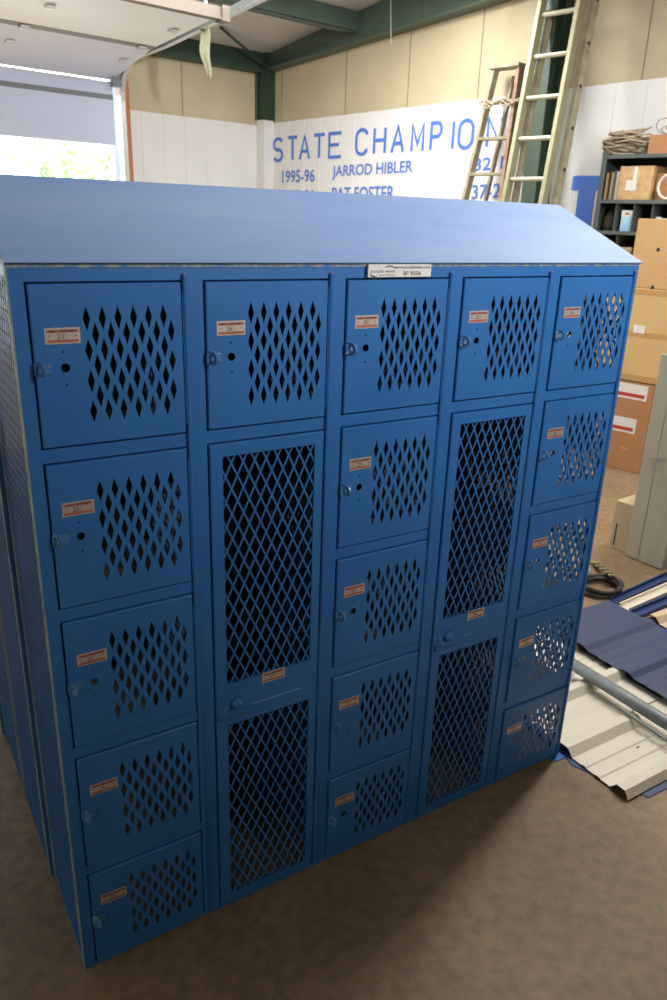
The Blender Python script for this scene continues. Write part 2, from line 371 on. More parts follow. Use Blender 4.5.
def bank(loc, label, front=True, full=True, rz=0):
    root = empty('locker_bank', loc, rz)
    if not front: root.scale = (1, 1.07, 1)
    tag(root, label, 'lockers')
    # front frame
    holes = []
    for c in range(5):
        rows = [ROWS[0], TALL] if c in (1, 3) else ROWS
        for z0, z1 in rows: holes.append(rect(c * PW + DX0 - GAP, c * PW + DX1 + GAP, z0 - GAP, z1 + GAP))
    mb = MB()
    vs, fs = plate(rect(0, BW, 0, FH), holes, 0, .002)
    mb.add(vs, fs, M['blue'])
    for h in holes:   # returns behind the frame
        (a, b), (c_, d_) = h[0], h[2]
        mb.box((a - .0012, .001, b), (a, .018, d_), M['blue']); mb.box((c_, .001, b), (c_ + .0012, .018, d_), M['blue'])
        mb.box((a, .001, b - .0012), (c_, .018, b), M['blue']); mb.box((a, .001, d_), (c_, .018, d_ + .0012), M['blue'])
    # door stops seen through the gap
    for h in holes:
        (a, b), (c_, d_) = h[0], h[2]
        mb.box((a, .013, b), (a + .006, .015, d_), M['blue']); mb.box((a, .013, d_ - .006), (c_, .015, d_), M['blue']); mb.box((a, .013, b), (c_, .015, b + .006), M['blue'])
        mb.box((c_ - .006, .013, b), (c_, .015, d_), M['blue'])
    # corner angles + back posts
    mb.build('front_frame', root)
    pm = MB()
    for x in [0] + [c * PW for c in range(1, 5)] + [BW]:
        x0 = min(max(x - .008, 0), BW - .016)
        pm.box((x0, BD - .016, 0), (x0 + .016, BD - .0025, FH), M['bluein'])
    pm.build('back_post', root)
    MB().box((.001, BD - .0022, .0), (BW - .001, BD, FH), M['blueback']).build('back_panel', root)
    if not front:
        cm = MB()
        cm.box((-.003, 0, 0), (-.0008, .014, FH), M['cream']); cm.box((-.003, BD - .010, 0), (-.0008, BD, FH), M['cream'])
        cm.build('side_edge', root)
        g = MB(); vs, fs = lattice(.012, BD - .010, .02, FH - .01, .0190, .0400, .77, .0040)
        g.add([(v[1], v[0], v[2]) for v in vs], fs, M['blue']); g.build('side_mesh', root)
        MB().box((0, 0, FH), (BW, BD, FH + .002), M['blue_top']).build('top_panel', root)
        MB().box((.0, .001, .0), (.003, BD, .03), M['bluein']).build('base_rail', root)
        return root
    # partitions / side meshes: expanded metal in a light frame
    lat0 = None
    for i in range(6):
        x = [.0, PW, 2 * PW, 3 * PW, 4 * PW, BW][i]
        nm = 'side_mesh' if i in (0, 5) else 'partition_mesh'
        if lat0 is None:
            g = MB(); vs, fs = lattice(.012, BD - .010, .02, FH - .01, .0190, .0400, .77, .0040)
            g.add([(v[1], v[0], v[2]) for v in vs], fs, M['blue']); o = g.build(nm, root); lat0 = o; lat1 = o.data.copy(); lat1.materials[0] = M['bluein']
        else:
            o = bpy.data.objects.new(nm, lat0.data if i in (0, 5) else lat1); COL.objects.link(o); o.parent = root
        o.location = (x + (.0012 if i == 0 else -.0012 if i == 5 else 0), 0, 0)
    cm = MB()
    cm.box((-.003, 0, 0), (-.0002, .012, FH), M['cream']); cm.box((-.003, BD - .012, 0), (-.0002, BD, FH), M['cream'])
    cm.build('side_edge', root)
    for part_ in range(2):
        em = MB()
        if part_ == 0:
            for b0, b1 in (((-.002, .012, 0), (0, BD - .012, .024)), ((-.002, .012, FH - .02), (0, BD - .012, FH))):
                MB().box(b0, b1, M['blue']).build('side_rail', root)
        else:
            em.box((BW - .0005, .0, 0), (BW + .0015, .02, FH), M['blue']); em.box((BW - .0005, BD - .02, 0), (BW + .0015, BD, FH), M['blue'])
            em.box((BW - .0005, .02, 0), (BW + .0015, BD - .02, .024), M['blue']); em.box((BW - .0005, .02, FH - .02), (BW + .0015, BD - .02, FH), M['blue'])
            em.build('side_frame', root)
    # shelves
    for c in range(5):
        zs = [1.2155] if c in (1, 3) else [1.2155, .903, .589, .2805]
        for z in zs:
            s = MB(); s.box((c * PW + .003, .016, z - .001), ((c + 1) * PW - .003, BD - .017, z + .001), M['shelf'])
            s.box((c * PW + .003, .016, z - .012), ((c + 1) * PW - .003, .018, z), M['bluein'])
            s.build('shelf', root)
        MB().box((c * PW + .003, .016, .009), ((c + 1) * PW - .003, BD - .017, .011), M['shelf']).build('locker_floor', root)
    MB().box((0.002, .003, FH - .012), (BW - .002, BD - .003, FH - .010), M['bluein']).build('inner_top', root)
    # hinge channels
    for c in range(5):
        h = MB(); x = c * PW + .2925
        h.tube([(x, -.0035, .014), (x, -.0035, 1.519)], .0048, M['blue'], 10)
        h.tube([(x, -.0035, 1.5185), (x, -.0035, 1.5215)], [.0045, .0025], M['screw'], 10)
        for z in ((1.375, .6) if c in (1, 3) else [(a + b) / 2 for a, b in ROWS]):
            h.box((x - .006, -.0045, z - .12 if z > .2 else z - .1), (x - .004, -.002, z + .12 if z > .2 else z + .1), M['blue'])
        h.build('hinge_rod', root, smooth=False)
    # foot at the right end
    MB().box((BW - .040, -.026, 0), (BW + .006, .0, .003), M['blue']).build('foot_plate', root)
    # sloping top: sheet with turned edges, triangular ends
    y1 = BD + .004; zr = 1.677
    t = MB()
    def sl(y): return FH + .004 + (y + .006) / (y1 + .006) * (zr - FH - .004)
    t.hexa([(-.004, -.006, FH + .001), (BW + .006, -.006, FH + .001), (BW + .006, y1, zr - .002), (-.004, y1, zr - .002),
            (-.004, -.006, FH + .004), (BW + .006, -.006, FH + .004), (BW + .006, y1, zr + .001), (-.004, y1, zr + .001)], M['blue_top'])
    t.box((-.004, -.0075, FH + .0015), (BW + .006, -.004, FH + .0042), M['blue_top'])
    t.box((-.002, -.003, FH - .0005), (BW + .004, .001, FH + .0015), M['holedark'])  # dark strip stands in for the shaded gap under the lip
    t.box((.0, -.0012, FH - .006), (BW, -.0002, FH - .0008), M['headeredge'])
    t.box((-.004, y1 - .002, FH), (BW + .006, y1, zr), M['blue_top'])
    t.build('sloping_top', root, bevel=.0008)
    for xx, m_ in ((-.0035, M['cream']), (BW + .0035, M['blue'])):
        e = MB()
        e.add([(xx, -.004, FH), (xx, y1 - .004, FH), (xx, y1 - .004, zr - .004), (xx + .0015, -.004, FH), (xx + .0015, y1 - .004, FH), (xx + .0015, y1 - .004, zr - .004)],
              [(0, 1, 2), (5, 4, 3), (0, 3, 4, 1), (1, 4, 5, 2), (2, 5, 3, 0)], m_)
        e.build('gable_end', root)
    n = 21
    for c in range(5):
        if c in (1, 3):
            small_door(root, c, 0, str(n)); n += 1
            tall_door(root, c, str(n)); n += 1
        else:
            for r in range(5): small_door(root, c, r, str(n)); n += 1
    # auction sticker
    s = MB(); X0, X1, Z0, Z1 = .680, .840, 1.5115, 1.5365; y = -.0090
    s.box((X0, y, Z0), (X1, y + .0003, Z1), M['stick'])
    s.box((X0 + .002, y + .0002, Z0), (X1 - .002, -.0002, Z1), M['stick'])
    P = lambda a, tt, c_: (a, y - tt, c_)
    text_box(s, 'www.purplewave.com', P, X0 + .064, X1 - .003, Z0 + .0150, Z1 - .0025, M['ink'], .02)
    text_box(s, 'BF 9506', P, X0 + .088, X0 + .133, Z0 + .003, Z0 + .0115, M['ink'], .01)
    text_box(s, 'purple wave', P, X0 + .005, X0 + .066, Z0 + .0070, Z0 + .0150, M['purpleink'], .004, .25)
    text_box(s, 'AUCTION', P, X0 + .026, X0 + .064, Z0 + .0025, Z0 + .0055, M['purpleink'])
    for cx, cz, R, a0, a1 in ((X0 + .052, Z0 + .0090, .0175, 35, 140), (X0 + .016, Z0 + .0105, .0125, 195, 300)):
        vs = []; N = 14
        for k in range(N + 1):
            a = math.radians(a0 + (a1 - a0) * k / N); w = .0018 * math.sin(PI * k / N) + .0002
            for rr in (R - w, R + w): vs.append((cx + rr * math.cos(a), y - .0002, cz + rr * .72 * math.sin(a)))
        s.add(vs, [(2 * k, 2 * k + 1, 2 * k + 3, 2 * k + 2) for k in range(N)], M['purpleink'])
    so = s.build('auction_sticker', root); so['label'] = 'white sticker with dark lettering'
    return root

bank((0, 0, 0), 'blue metal locker bank in front, five columns of vented doors under a sloping top')
bank((-.010, .3065, 0), 'second blue locker unit, directly behind the front bank, mesh end showing at left', front=False)
bank((-.012, .636, 0), 'third blue locker unit from the front, mesh end at the left picture edge', front=False)
bank((-.020, .966, 0), 'rearmost blue locker unit, behind the third one, mesh end panel barely in view', front=False)

# ================================================================== ROOM
gn = Vector((.972, .237, 0)).normalized(); gs = Vector((-gn.y, gn.x, 0)); GO = Vector((4.74, 2.4, 0))
def G(a, s, z): return GO - gn * a + gs * s + Vector((0, 0, z))
az = math.radians(82); ld = Vector((math.sin(az), math.cos(az), 0)); ln = Vector((-ld.y, ld.x, 0))   # ln points outdoors (+y)
CS = 4.255
LO = G(0, CS, 0)
def L(a, s, z): return LO - ln * a + ld * s + Vector((0, 0, z))     # a = into the room, s runs right; negative = left
def TG(a, s, z=0):   # local x = -s direction (to the right in view), y = away from the room, z up
    m = Matrix.Identity(4); X = -gs; Y = gn
    m.col[0] = (*X, 0); m.col[1] = (*Y, 0); p = G(a, s, z); m.col[3] = (*p, 1); return m
def TL(a, s, z=0):
    m = Matrix.Identity(4); m.col[0] = (*ld, 0); m.col[1] = (*ln, 0); p = L(a, s, z); m.col[3] = (*p, 1); return m

def struct(o): o['kind'] = 'structure'; return o
struct(MB().box((-7, -6.2, -.12), (9, 9, 0), M['floor']).build('floor'))
ROOFT = .166
def roofz(D): return 3.13 + ROOFT * D     # D = distance from the side wall
SN = -7.6
# gable wall (right), tan faced
w = MB()
q = [(0, 0), (0, 6.5), (CS - SN, 6.5), (CS - SN, 0)]
w.box((-.0, 0, 0), (CS - SN, .15, 6.0), M['tanwall'], TG(0, CS))
for s in (4.02, 3.12, 2.36, 1.62, .85, .25, -.55, -1.3):
    w.box((CS - s - .004, -.004, 2.5), (CS - s + .004, .01, 6.0), M['seam'], TG(0, CS))
struct(w.build('wall_right'))
# white liner on the gable wall with ribs
def liner(nm, T, x0, x1, z1, ribs, dz=0):
    mb = MB(); prof = []
    zl = z1 - dz
    mb.hexa([(x0, -.012, 0), (x1, -.012, 0), (x1, -.001, 0), (x0, -.001, 0), (x0, -.012, zl), (x1, -.012, z1), (x1, -.001, z1), (x0, -.001, zl)], M['liner'], T)
    x = x0 + .12
    while x < x1 - .02:
        mb.prism([(-.004, -.012), (.004, -.012), (.002, -.0155), (-.002, -.0155)], 0, z1 - dz * (1 - (x - x0) / (x1 - x0)) - .002, M['liner'], T @ Matrix.Translation((x, 0, 0)))
        x += ribs
    return mb.build(nm)
lin = struct(liner('trim_1', TG(0, CS), .0, CS + 1.9, 2.625, .232, .095))
tw = MB()
def wall_text(txt, s0, s1, z0, z0r, h, off=0.01):
    text_box(tw, txt, lambda a, t, c: G(.016 + t, s0 + (s1 - s0) * a, z0 + (z0r - z0) * a + h * c), 0, 1, 0, 1, M['paintblue'], off, depth=.0015)
def arc(cx, cy, rx, ry, a0, a1, n=8): return [(cx + rx * math.cos(math.radians(a0 + (a1 - a0) * k / n)), cy + ry * math.sin(math.radians(a0 + (a1 - a0) * k / n))) for k in range(n + 1)]
GLY = {'S': [arc(.5, .74, .46, .26, 25, 270) + arc(.5, .25, .46, .25, 90, -155)], 'T': [[(0, 1), (1, 1)], [(.5, 1), (.5, 0)]],
       'A': [[(0, 0), (.5, 1), (1, 0)], [(.2, .34), (.8, .34)]], 'E': [[(1, 1), (.04, 1), (.04, 0), (1, 0)], [(.04, .52), (.82, .52)]],
       'C': [arc(.52, .68, .48, .32, 20, 180) + arc(.52, .32, .48, .32, 180, 340)], 'H': [[(.03, 0), (.03, 1)], [(.97, 0), (.97, 1)], [(.03, .52), (.97, .52)]],
       'M': [[(.02, 0), (.02, 1), (.5, .25), (.98, 1), (.98, 0)]], 'P': [[(.04, 0), (.04, 1)] + arc(.60, .75, .36, .25, 90, -90) + [(.04, .5)]],
       'I': [[(.5, 0), (.5, 1)]], 'O': [arc(.5, .68, .48, .32, 0, 180) + arc(.5, .32, .48, .32, 180, 360) + [(.98, .68)]],
       'N': [[(.03, 0), (.03, 1), (.97, 0), (.97, 1)]]}
def stroke_word(word, edges, z0, z0r, h, lw=.030):
    """edges: list of (left, right) s for each letter"""
    sa, sb = edges[0][0], edges[-1][1]; lay = 0
    for chn, (l, r_) in zip(word, edges):
        for ln_ in GLY[chn]:
            P = []
            for x, y in ln_:
                s_ = l + (r_ - l) * x; P.append((s_, z0 + (z0r - z0) * (s_ - sa) / (sb - sa) + lw / 2 + (h - lw) * y))
            n = len(P); L1 = []; L2 = []
            for k in range(n):
                a = Vector(P[max(k - 1, 0)]); b = Vector(P[min(k + 1, n - 1)]); c = Vector(P[k])
                d0 = (c - a).normalized() if k > 0 else (b - c).normalized(); d1 = (b - c).normalized() if k < n - 1 else d0
                t_ = (d0 + d1); t_ = t_.normalized() if t_.length > .1 else d0
                nn = Vector((-t_.y, t_.x)); m_ = min(1 / max(.45, abs(nn.dot(Vector((-d0.y, d0.x))))), 2.0) * lw / 2
                L1.append(c + nn * m_); L2.append(c - nn * m_)
            lay += 1; off_ = .0162 + .00025 * (lay % 3)
            tw.add([tuple(G(off_, p.x, p.y)) for p in L1] + [tuple(G(off_, p.x, p.y)) for p in L2], [(k, k + 1, n + k + 1, n + k) for k in range(n - 1)], M['paintblue'])
def spread_edges(a, b, n, wf=.67):
    p = (a - b) / (n - 1 + wf); return [(a - p * k, a - p * k - p * wf) for k in range(n)]
stroke_word('STATE', [(4.13, 3.985), (3.905, 3.765), (3.725, 3.585), (3.52, 3.37), (3.31, 3.14)], 2.157, 2.172, .238)
stroke_word('CHAMPIONS', [(2.95, 2.80), (2.72, 2.58), (2.50, 2.365), (2.27, 2.14), (2.06, 1.945), (1.835, 1.81), (1.765, 1.62), (1.48, 1.34), (1.22, 1.10)], 2.183, 2.205, .240)
wall_text('1995-96', 3.99, 3.50, 1.958, 1.966, .118)
wall_text('JARROD HIBLER', 3.25, 2.24, 1.980, 2.007, .127)
wall_text('1995-96', 3.99, 3.50, 1.77, 1.778, .118)
wall_text('PAT FOSTER', 3.245, 2.44, 1.785, 1.80, .127)
wall_text('32-1', 1.58, 1.30, 2.033, 2.045, .098)
wall_text('37-2', 1.58, 1.30, 1.815, 1.828, .112)
def blk(s0, s1, z0, z1): 
    vs = [G(.0165, s0, z0), G(.0165, s1, z0), G(.0165, s1, z1), G(.0165, s0, z1)]; vs += [v - gn * .001 for v in vs]
    tw.hexa([tuple(v) for v in vs], M['paintblue'])
blk(.665, .41, 1.885, 1.985); blk(.605, .47, 1.35, 1.885)
tx = tw.build('painted_lettering', lin)
# side wall (left) with the garage door opening
OPR, OPL = -1.64, -5.2
w = MB()
w.box((OPR, 0, 0), (.12, .15, 3.6), M['tanwall'], TL(0, 0)); w.box((-9.5, 0, 0), (OPL, .15, 3.6), M['tanwall'], TL(0, 0))
w.box((OPL, 0, 2.75), (OPR, .15, 3.6), M['tanwall'], TL(0, 0))
w.box((-.99, -.004, 2.4), (-.98, .01, 3.1), M['seam'], TL(0, 0))
struct(w.build('wall_left'))
struct(MB().box((OPR - .004, -.012, 0), (OPR - .0005, .15, 2.75), M['doorseal'], TL(0, 0)).build('trim_23'))
struct(liner('trim_2', TL(0, 0), -1.55, -.02, 2.505, .23))
# white corner post cover, green corner column, eave strut, rafter, purlins
c = MB(); c.box((.0, -.14, 0), (.12, -.015, 2.55), M['liner'], TG(0, CS)); struct(c.build('trim_3'))
c = MB(); c.box((.0, -.13, 2.55), (.13, 0, 3.2), M['greendark'], TG(0, CS)); c.box((-.06, -.15, 2.55), (-.0, -.02, 3.0), M['green'], TG(0, CS)); struct(c.build('trim_4'))
c = MB(); c.box((-9, -.12, 2.975), (0, -.0, 3.17), M['greendark'], TL(0, 0)); struct(c.build('trim_5'))
c = MB()
def raft(x0, z0, d0, x1, z1, d1):
    # web + flanges, tapered
    def sec(x, z, d): return x, z, d
    for (y0, y1, a, b) in ((-.075, -.068, 0, 1), (-.15, 0.0, 0, .03), (-.15, 0., .97, 1)):
        A = [(x0, y0, z0 + d0 * a), (x1, y0, z1 + d1 * a), (x1, y1, z1 + d1 * a), (x0, y1, z0 + d0 * a)]
        B = [(x0, y0, z0 + d0 * b), (x1, y0, z1 + d1 * b), (x1, y1, z1 + d1 * b), (x0, y1, z0 + d0 * b)]
        c.hexa(A + B, M['green'], TG(0, CS))
raft(.0, 2.985, .17, 7, 2.985 + 7 * .084, .17 + 7 * (ROOFT - .084) - .0)
struct(c.build('trim_6'))
cn = 7
for D in (1.3, 2.7, 4.0, 5.4, 6.8, 8.2, 9.6):
    c = MB(); z = roofz(D)
    c.box((-9.5, -.035, -.15), (.3, .035, -.005), M['green'], TL(D, 0, z)); c.box((-9.5, -.035, -.165), (.3, .05, -.157), M['green'], TL(D, 0, z))
    struct(c.build('trim_%d' % cn)); cn += 1
# roof
r = MB()
vs = [L(-.3, -10, roofz(-.3)), L(-.3, 1.5, roofz(-.3)), L(12.5, 3.8, roofz(12.5)), L(12.5, -10, roofz(12.5))]
vs += [v + Vector((0, 0, .1)) for v in vs]
r.hexa([tuple(v) for v in vs], M['insul']); struct(r.build('ceiling'))
# remaining walls, behind the camera
struct(MB().box((-6.6, -5.6, 0), (7.2, -5.45, 5.6), M['plain']).build('wall_back'))
struct(MB().box((-6.4, -5.45, 0), (-6.25, 5.6, 5.2), M['plain']).build('wall_far'))
# wall column (green steel, behind the ladder)
c = MB(); c.box((-.06, -.24, 0), (.06, -.23, 4.0), M['green'], TG(0, .90)); c.box((-.005, -.23, 0), (.005, -.01, 4.0), M['greendark'], TG(0, .90))
c.box((-.06, -.03, 0), (.06, -.02, 4.0), M['green'], TG(0, .90))
struct(c.build('trim_20'))
# orange timber jamb
c = MB(); c.box((-1.645, -.05, 0), (-1.555, -.0, 2.93), M['wood'], TL(0, 0)); struct(c.build('trim_21'))

# knee brace
c = MB(); A = L(.50, -.85, 3.20); B = L(.15, -.06, 3.0)
c.tube([A, B], .014, M['greendark'], 6); struct(c.build('trim_22'))

# ------------------------------------------------------------------ sectional garage door, raised part way
gd = empty('door_1', tuple(L(0, -3.4, 0))); gd['kind'] = 'structure'
def T0(): return Matrix.Translation(-L(0, -3.4, 0))
TLd = T0() @ TL(0, 0)
DL, DR = -5.15, -1.72
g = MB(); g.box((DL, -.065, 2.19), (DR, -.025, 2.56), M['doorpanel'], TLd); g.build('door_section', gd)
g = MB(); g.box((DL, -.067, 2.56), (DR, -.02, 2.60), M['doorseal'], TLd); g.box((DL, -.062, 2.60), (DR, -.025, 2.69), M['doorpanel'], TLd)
g.box((DL, -.075, 2.69), (DR, -.02, 2.705), M['galv'], TLd); g.build('door_rail', gd)
def slab(a0, z0, a1, z1, m, th=.04):
    g = MB(); dx = Vector((0, -(a1 - a0), z1 - z0)).normalized(); nn = Vector((0, dx.z, -dx.y)) * th
    if nn.z < 0: nn = -nn
    p = [(DL, -a0, z0), (DR, -a0, z0), (DR, -a1, z1), (DL, -a1, z1)]
    g.hexa(p + [tuple(Vector(v) + nn) for v in p], m, TLd); return g
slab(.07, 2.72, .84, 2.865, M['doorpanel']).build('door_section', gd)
g = slab(.845, 2.862, .93, 2.869, M['doorseal'], .05)
g.build('door_rail', gd)
slab(.935, 2.872, 1.93, 2.945, M['doorlit']).build('door_section', gd)
g = MB(); g.box((DL, -2.02, 2.895), (DR - .01, -1.95, 2.97), M['beige'], TLd); g.box((DL, -2.035, 2.892), (DR - .01, -2.02, 2.905), M['beige'], TLd)
g.box((DR - .06, -2.04, 2.885), (DR + .0, -1.94, 2.98), M['beige'], TLd); g.build('door_strut', gd)
for s in (-1.83, -2.75, -3.7):
    for a, z in ((.885, 2.866), (1.42, 2.91), (.55, 2.815)):
        h = MB(); h.box((s - .03, -a - .035, z - .018), (s + .03, -a + .035, z - .004), M['galv'], TLd); h.tube([TLd @ Vector((s - .035, -a, z - .018)), TLd @ Vector((s + .035, -a, z - .018))], .008, M['galv'], 6)
        h.build('hinge', gd)
# track: vertical, curve, horizontal
trk = MB()
def trackpts(s):
    p = [(0.09, 0.0), (.09, 2.55)]
    for k in range(1, 7):
        a = PI / 2 * k / 6; p.append((.09 + .33 * (1 - math.cos(a)), 2.55 + .33 * math.sin(a)))
    p.append((1.0, 2.905)); p.append((4.3, 3.15)); return p
def sweep_track(s):
    g = MB(); pts = trackpts(s); prof = [(-.012, -.028), (.034, -.028), (.034, -.024), (-.008, -.024), (-.008, .024), (.022, .024), (.022, .028), (-.012, .028)]
    vs = []
    for i, (a, z) in enumerate(pts):
        p0 = pts[max(i - 1, 0)]; p1 = pts[min(i + 1, len(pts) - 1)]; t = Vector((p1[0] - p0[0], p1[1] - p0[1])).normalized(); nn = Vector((-t.y, t.x))
        for (x, h) in prof: vs.append(TLd @ Vector((s + .035 - x, -(a + nn.x * h), z + nn.y * h)))
    n = len(prof); fs = []
    for i in range(len(pts) - 1):
        for k in range(n): fs.append((i * n + k, i * n + (k + 1) % n, (i + 1) * n + (k + 1) % n, (i + 1) * n + k))
    fs += [tuple(range(n)), tuple(range((len(pts) - 1) * n, len(pts) * n))]
    g.add(vs, fs, M['galv']); return g
t = sweep_track(DR + .045).build('door_track', gd)
b = MB(); b.box((DR + .06, -.11, 0), (DR + .085, -.0, 2.60), M['galv'], TLd); b.build('jamb_angle', gd)
for a in (1.6, 2.9, 4.1):
    h = MB(); h.box((DR + .05, -a - .012, 2.86 + .074 * a), (DR + .075, -a + .012, roofz(a) - .0), M['galv'], TLd); h.build('track_hanger', gd)
tb = MB(); tb.tube([TLd @ Vector((DR - .3, -.12, 2.74)), TLd @ Vector((DR + .06, -.12, 2.74))], .01, M['galv'], 8); tb.box((DR - .03, -.16, 2.66), (DR + .05, -.10, 2.80), M['doorseal'], TLd); tb.build('roller_bracket', gd)

# torn foam strip hanging from the track
random.seed(3)
rg = MB(); base = L(1.55, -1.64, 2.94); vs = []; N = 9
wd = [.040, .045, .042, .046, .044, .040, .030, .024, .008]
for i in range(N):
    z = -.34 * i / (N - 1); off = .012 * math.sin(i * 1.1) + (.03 if i > 5 else 0) * (i - 5) / 3
    for sd, yy in ((-1, 0), (-.4, .014), (.4, -.010), (1, 0)):
        vs.append(base + ld * (sd * wd[i] + off) + ln * (yy + .01 * math.sin(i)) + Vector((0, 0, z)))
fs = []
for i in range(N - 1):
    for k in range(3): fs.append((4 * i + k, 4 * i + k + 1, 4 * i + 5 + k, 4 * i + 4 + k))
rg.add([tuple(v) for v in vs], fs, M['rag']); o = rg.build('foam_strip')
sm = o.modifiers.new('s', 'SOLIDIFY'); sm.thickness = .012; ss = o.modifiers.new('ss', 'SUBSURF'); ss.levels = 1; ss.render_levels = 1
tag(o, 'pale torn strip of foam hanging from the garage door track', 'foam strip')
# looped string hanging on the tan wall
st = MB(); pts = [G(.25, 2.41, 3.5), G(.22, 2.41, 3.25), G(.2, 2.41, 3.02)] 
st.tube([tuple(p) for p in pts], .0022, M['white'], 5); pts = []
for k in range(13):
    a = 2 * PI * k / 12; pts.append(tuple(G(.03, 2.40 + .035 * math.sin(a), 2.88 + .06 * math.cos(a))))
o = st.build('hanging_string'); tag(o, 'thin white string hanging from the roof beam in front of the tan wall', 'string')

# ------------------------------------------------------------------ outdoors
struct(MB().box((-20, 6.9, -.3), (20, 40, -.15), M['bounceground']).build('ground'))
def tree(x, y, h, r, seed, label):
    rnd = random.Random(seed); root = empty('tree', (x, y, -.15)); tag(root, label, 'tree', )
    MB().tube([(0, 0, 0), (.05, .02, h * .5), (0, 0, h * .8)], [.14, .1, .04], M['bark'], 8).build('trunk', root)
    m = MB()
    for k in range(750):
        th = rnd.uniform(0, 2 * PI); ph = math.acos(rnd.uniform(-1, 1)); rr = r * rnd.uniform(.45, 1) * (1 + .25 * math.sin(3 * th) * math.sin(2 * ph))
        p = Vector((rr * math.sin(ph) * math.cos(th), rr * math.sin(ph) * math.sin(th), h * .68 + rr * .85 * math.cos(ph)))
        u = Vector((rnd.uniform(-1, 1), rnd.uniform(-1, 1), rnd.uniform(-1, 1))).normalized(); v = u.orthogonal().normalized(); s = rnd.uniform(.08, .16)
        m.add([tuple(p - u * s), tuple(p + v * s * .5), tuple(p + u * s), tuple(p - v * s * .5)], [(0, 1, 2, 3)], M['leaf'])
    m.build('foliage', root)
tree(3.9, 14.4, 3.3, 1.3, 1, 'green leafy tree outside the garage door, right of the opening')
tree(.2, 20, 4.0, 1.5, 2, 'green leafy tree outside the garage door, further left and farther off')

# ================================================================== LADDERS
def rail(mb, a0k, s0k, sw, dep, z0, z1, m, flange=True):
    """leaning rail: a = a0 - k z, s = s0 + ks z"""
    (a0, k), (s0, ks) = a0k, s0k
    def P(z, da, ds): return tuple(G(a0 - k * z - da, s0 + ks * z - ds, z))
    def bar(da0, da1, ds0, ds1):
        mb.hexa([P(z0, da0, ds0), P(z0, da0, ds1), P(z0, da1, ds1), P(z0, da1, ds0), P(z1, da0, ds0), P(z1, da0, ds1), P(z1, da1, ds1), P(z1, da1, ds0)], m)
    if flange:
        bar(0, .006, 0, sw); bar(dep - .006, dep, 0, sw); bar(.005, dep - .005, sw / 2 - .004, sw / 2 + .004)
    else: bar(0, dep, 0, sw)
    return P
root = empty('extension_ladder', tuple(G(1.1, .62, 0)))
tag(root, 'tall olive extension ladder leaning on the wall, right of the stepladder', 'ladder')
off = Matrix.Translation(-G(1.1, .62, 0))
def lad_part(fn, nm, parent=root, bevel=0):
    mb = MB(); fn(mb); mb.v = [tuple(off @ Vector(v)) for v in mb.v]; return mb.build(nm, parent, bevel)
AK = (1.1, .24)
lad_part(lambda m: rail(m, AK, (.765, .052), .034, .075, 0, 4.3, M['ladder'], False), 'rail', bevel=.004)
lad_part(lambda m: rail(m, AK, (.445, .058), .034, .075, 0, 4.3, M['ladder'], False), 'rail', bevel=.004)
z = .055
while z < 4.2:
    def rg_(m, z=z):
        s0 = .765 + .052 * z - .030; s1 = .445 + .058 * z - .004; a = 1.1 - .24 * z - .035
        m.tube([tuple(G(a, s0, z)), tuple(G(a, s1, z))], .0165, M['rung'], 8)
    lad_part(rg_, 'rung'); z += .268
AK2 = (1.1 - .09, .24)
lad_part(lambda m: rail(m, AK2, (.735, .052), .026, .06, .3, 3.05, M['ladder_old'], False), 'inner_rail', bevel=.003)
def outer(m):
    rail(m, AK2, (.398, .056), .030, .075, .0, 4.6, M['ladder_old'], False)
    z = .12
    while z < 4.4:
        p = G(1.01 - .24 * z - .037, .398 + .056 * z - .030, z); m.tube([tuple(p), tuple(p - gs * .008)], .012, M['holedark'], 8); z += .268
lad_part(outer, 'outer_rail')
# stepladder
root2 = empty('stepladder', tuple(G(.75, 1.15, 0)))
tag(root2, 'paint-spattered wooden stepladder with a reddish right rail, left of the extension ladder', 'ladder')
off = Matrix.Translation(-G(.75, 1.15, 0))
AS = (.75, .2)
lad_part(lambda m: rail(m, AS, (1.50, -.0496), .026, .07, 0, 2.74, M['ladder_old'], False), 'rail', root2, .003)
o = lad_part(lambda m: rail(m, AS, (.915, .085), .030, .075, 0, 2.74, M['ladder_red'], False), 'rail', root2, .003); o['label'] = 'red-brown worn rail'
lad_part(lambda m: rail(m, (.60, .2), (1.37, -.036), .022, .04, .2, 2.70, M['ladder_old'], False), 'rear_rail', root2, .003)
lad_part(lambda m: rail(m, (.60, .2), (.93, .06), .022, .04, .2, 2.70, M['ladder_old'], False), 'rear_rail', root2, .003)
def cap(m):
    p = G(.75 - .2 * 2.74 + .02, 1.385, 2.735); q_ = G(.75 - .2 * 2.74 + .02, 1.115, 2.735)
    vs = [p, q_, q_ + gn * .13, p + gn * .13]; vs += [v + Vector((0, 0, .025)) for v in vs]; m.hexa([tuple(v) for v in vs], M['ladder_old'])
lad_part(cap, 'top_cap', root2, .003)
for z in [1.976 - .257 * k for k in range(7)] + [2.232, 2.49]:
    def stp(m, z=z):
        a = .75 - .2 * z; s0 = 1.50 - .0496 * z - .02; s1 = .915 + .085 * z - .005
        vs = [G(a + .0, s0, z), G(a + .0, s1, z), G(a - .075, s1, z), G(a - .075, s0, z)]; vs += [v + Vector((0, 0, .022)) for v in vs]; m.hexa([tuple(v) for v in vs], M['ladder_old'])
    lad_part(stp, 'step', root2, .002)
o = MB()
for k in range(3):
    pts = [tuple(G(.75 - .2 * 2.49 + .02 + .01 * math.sin(3 * q + k), 1.40 - .35 * q / 10, 2.50 + .02 * math.sin(q * 1.3 + k) - .012 * k)) for q in range(11)]
    o.tube(pts, .006, M['rope'], 6)
tag(o.build('rope_tie'), 'short light rope wound round the upper step of the stepladder', 'rope')

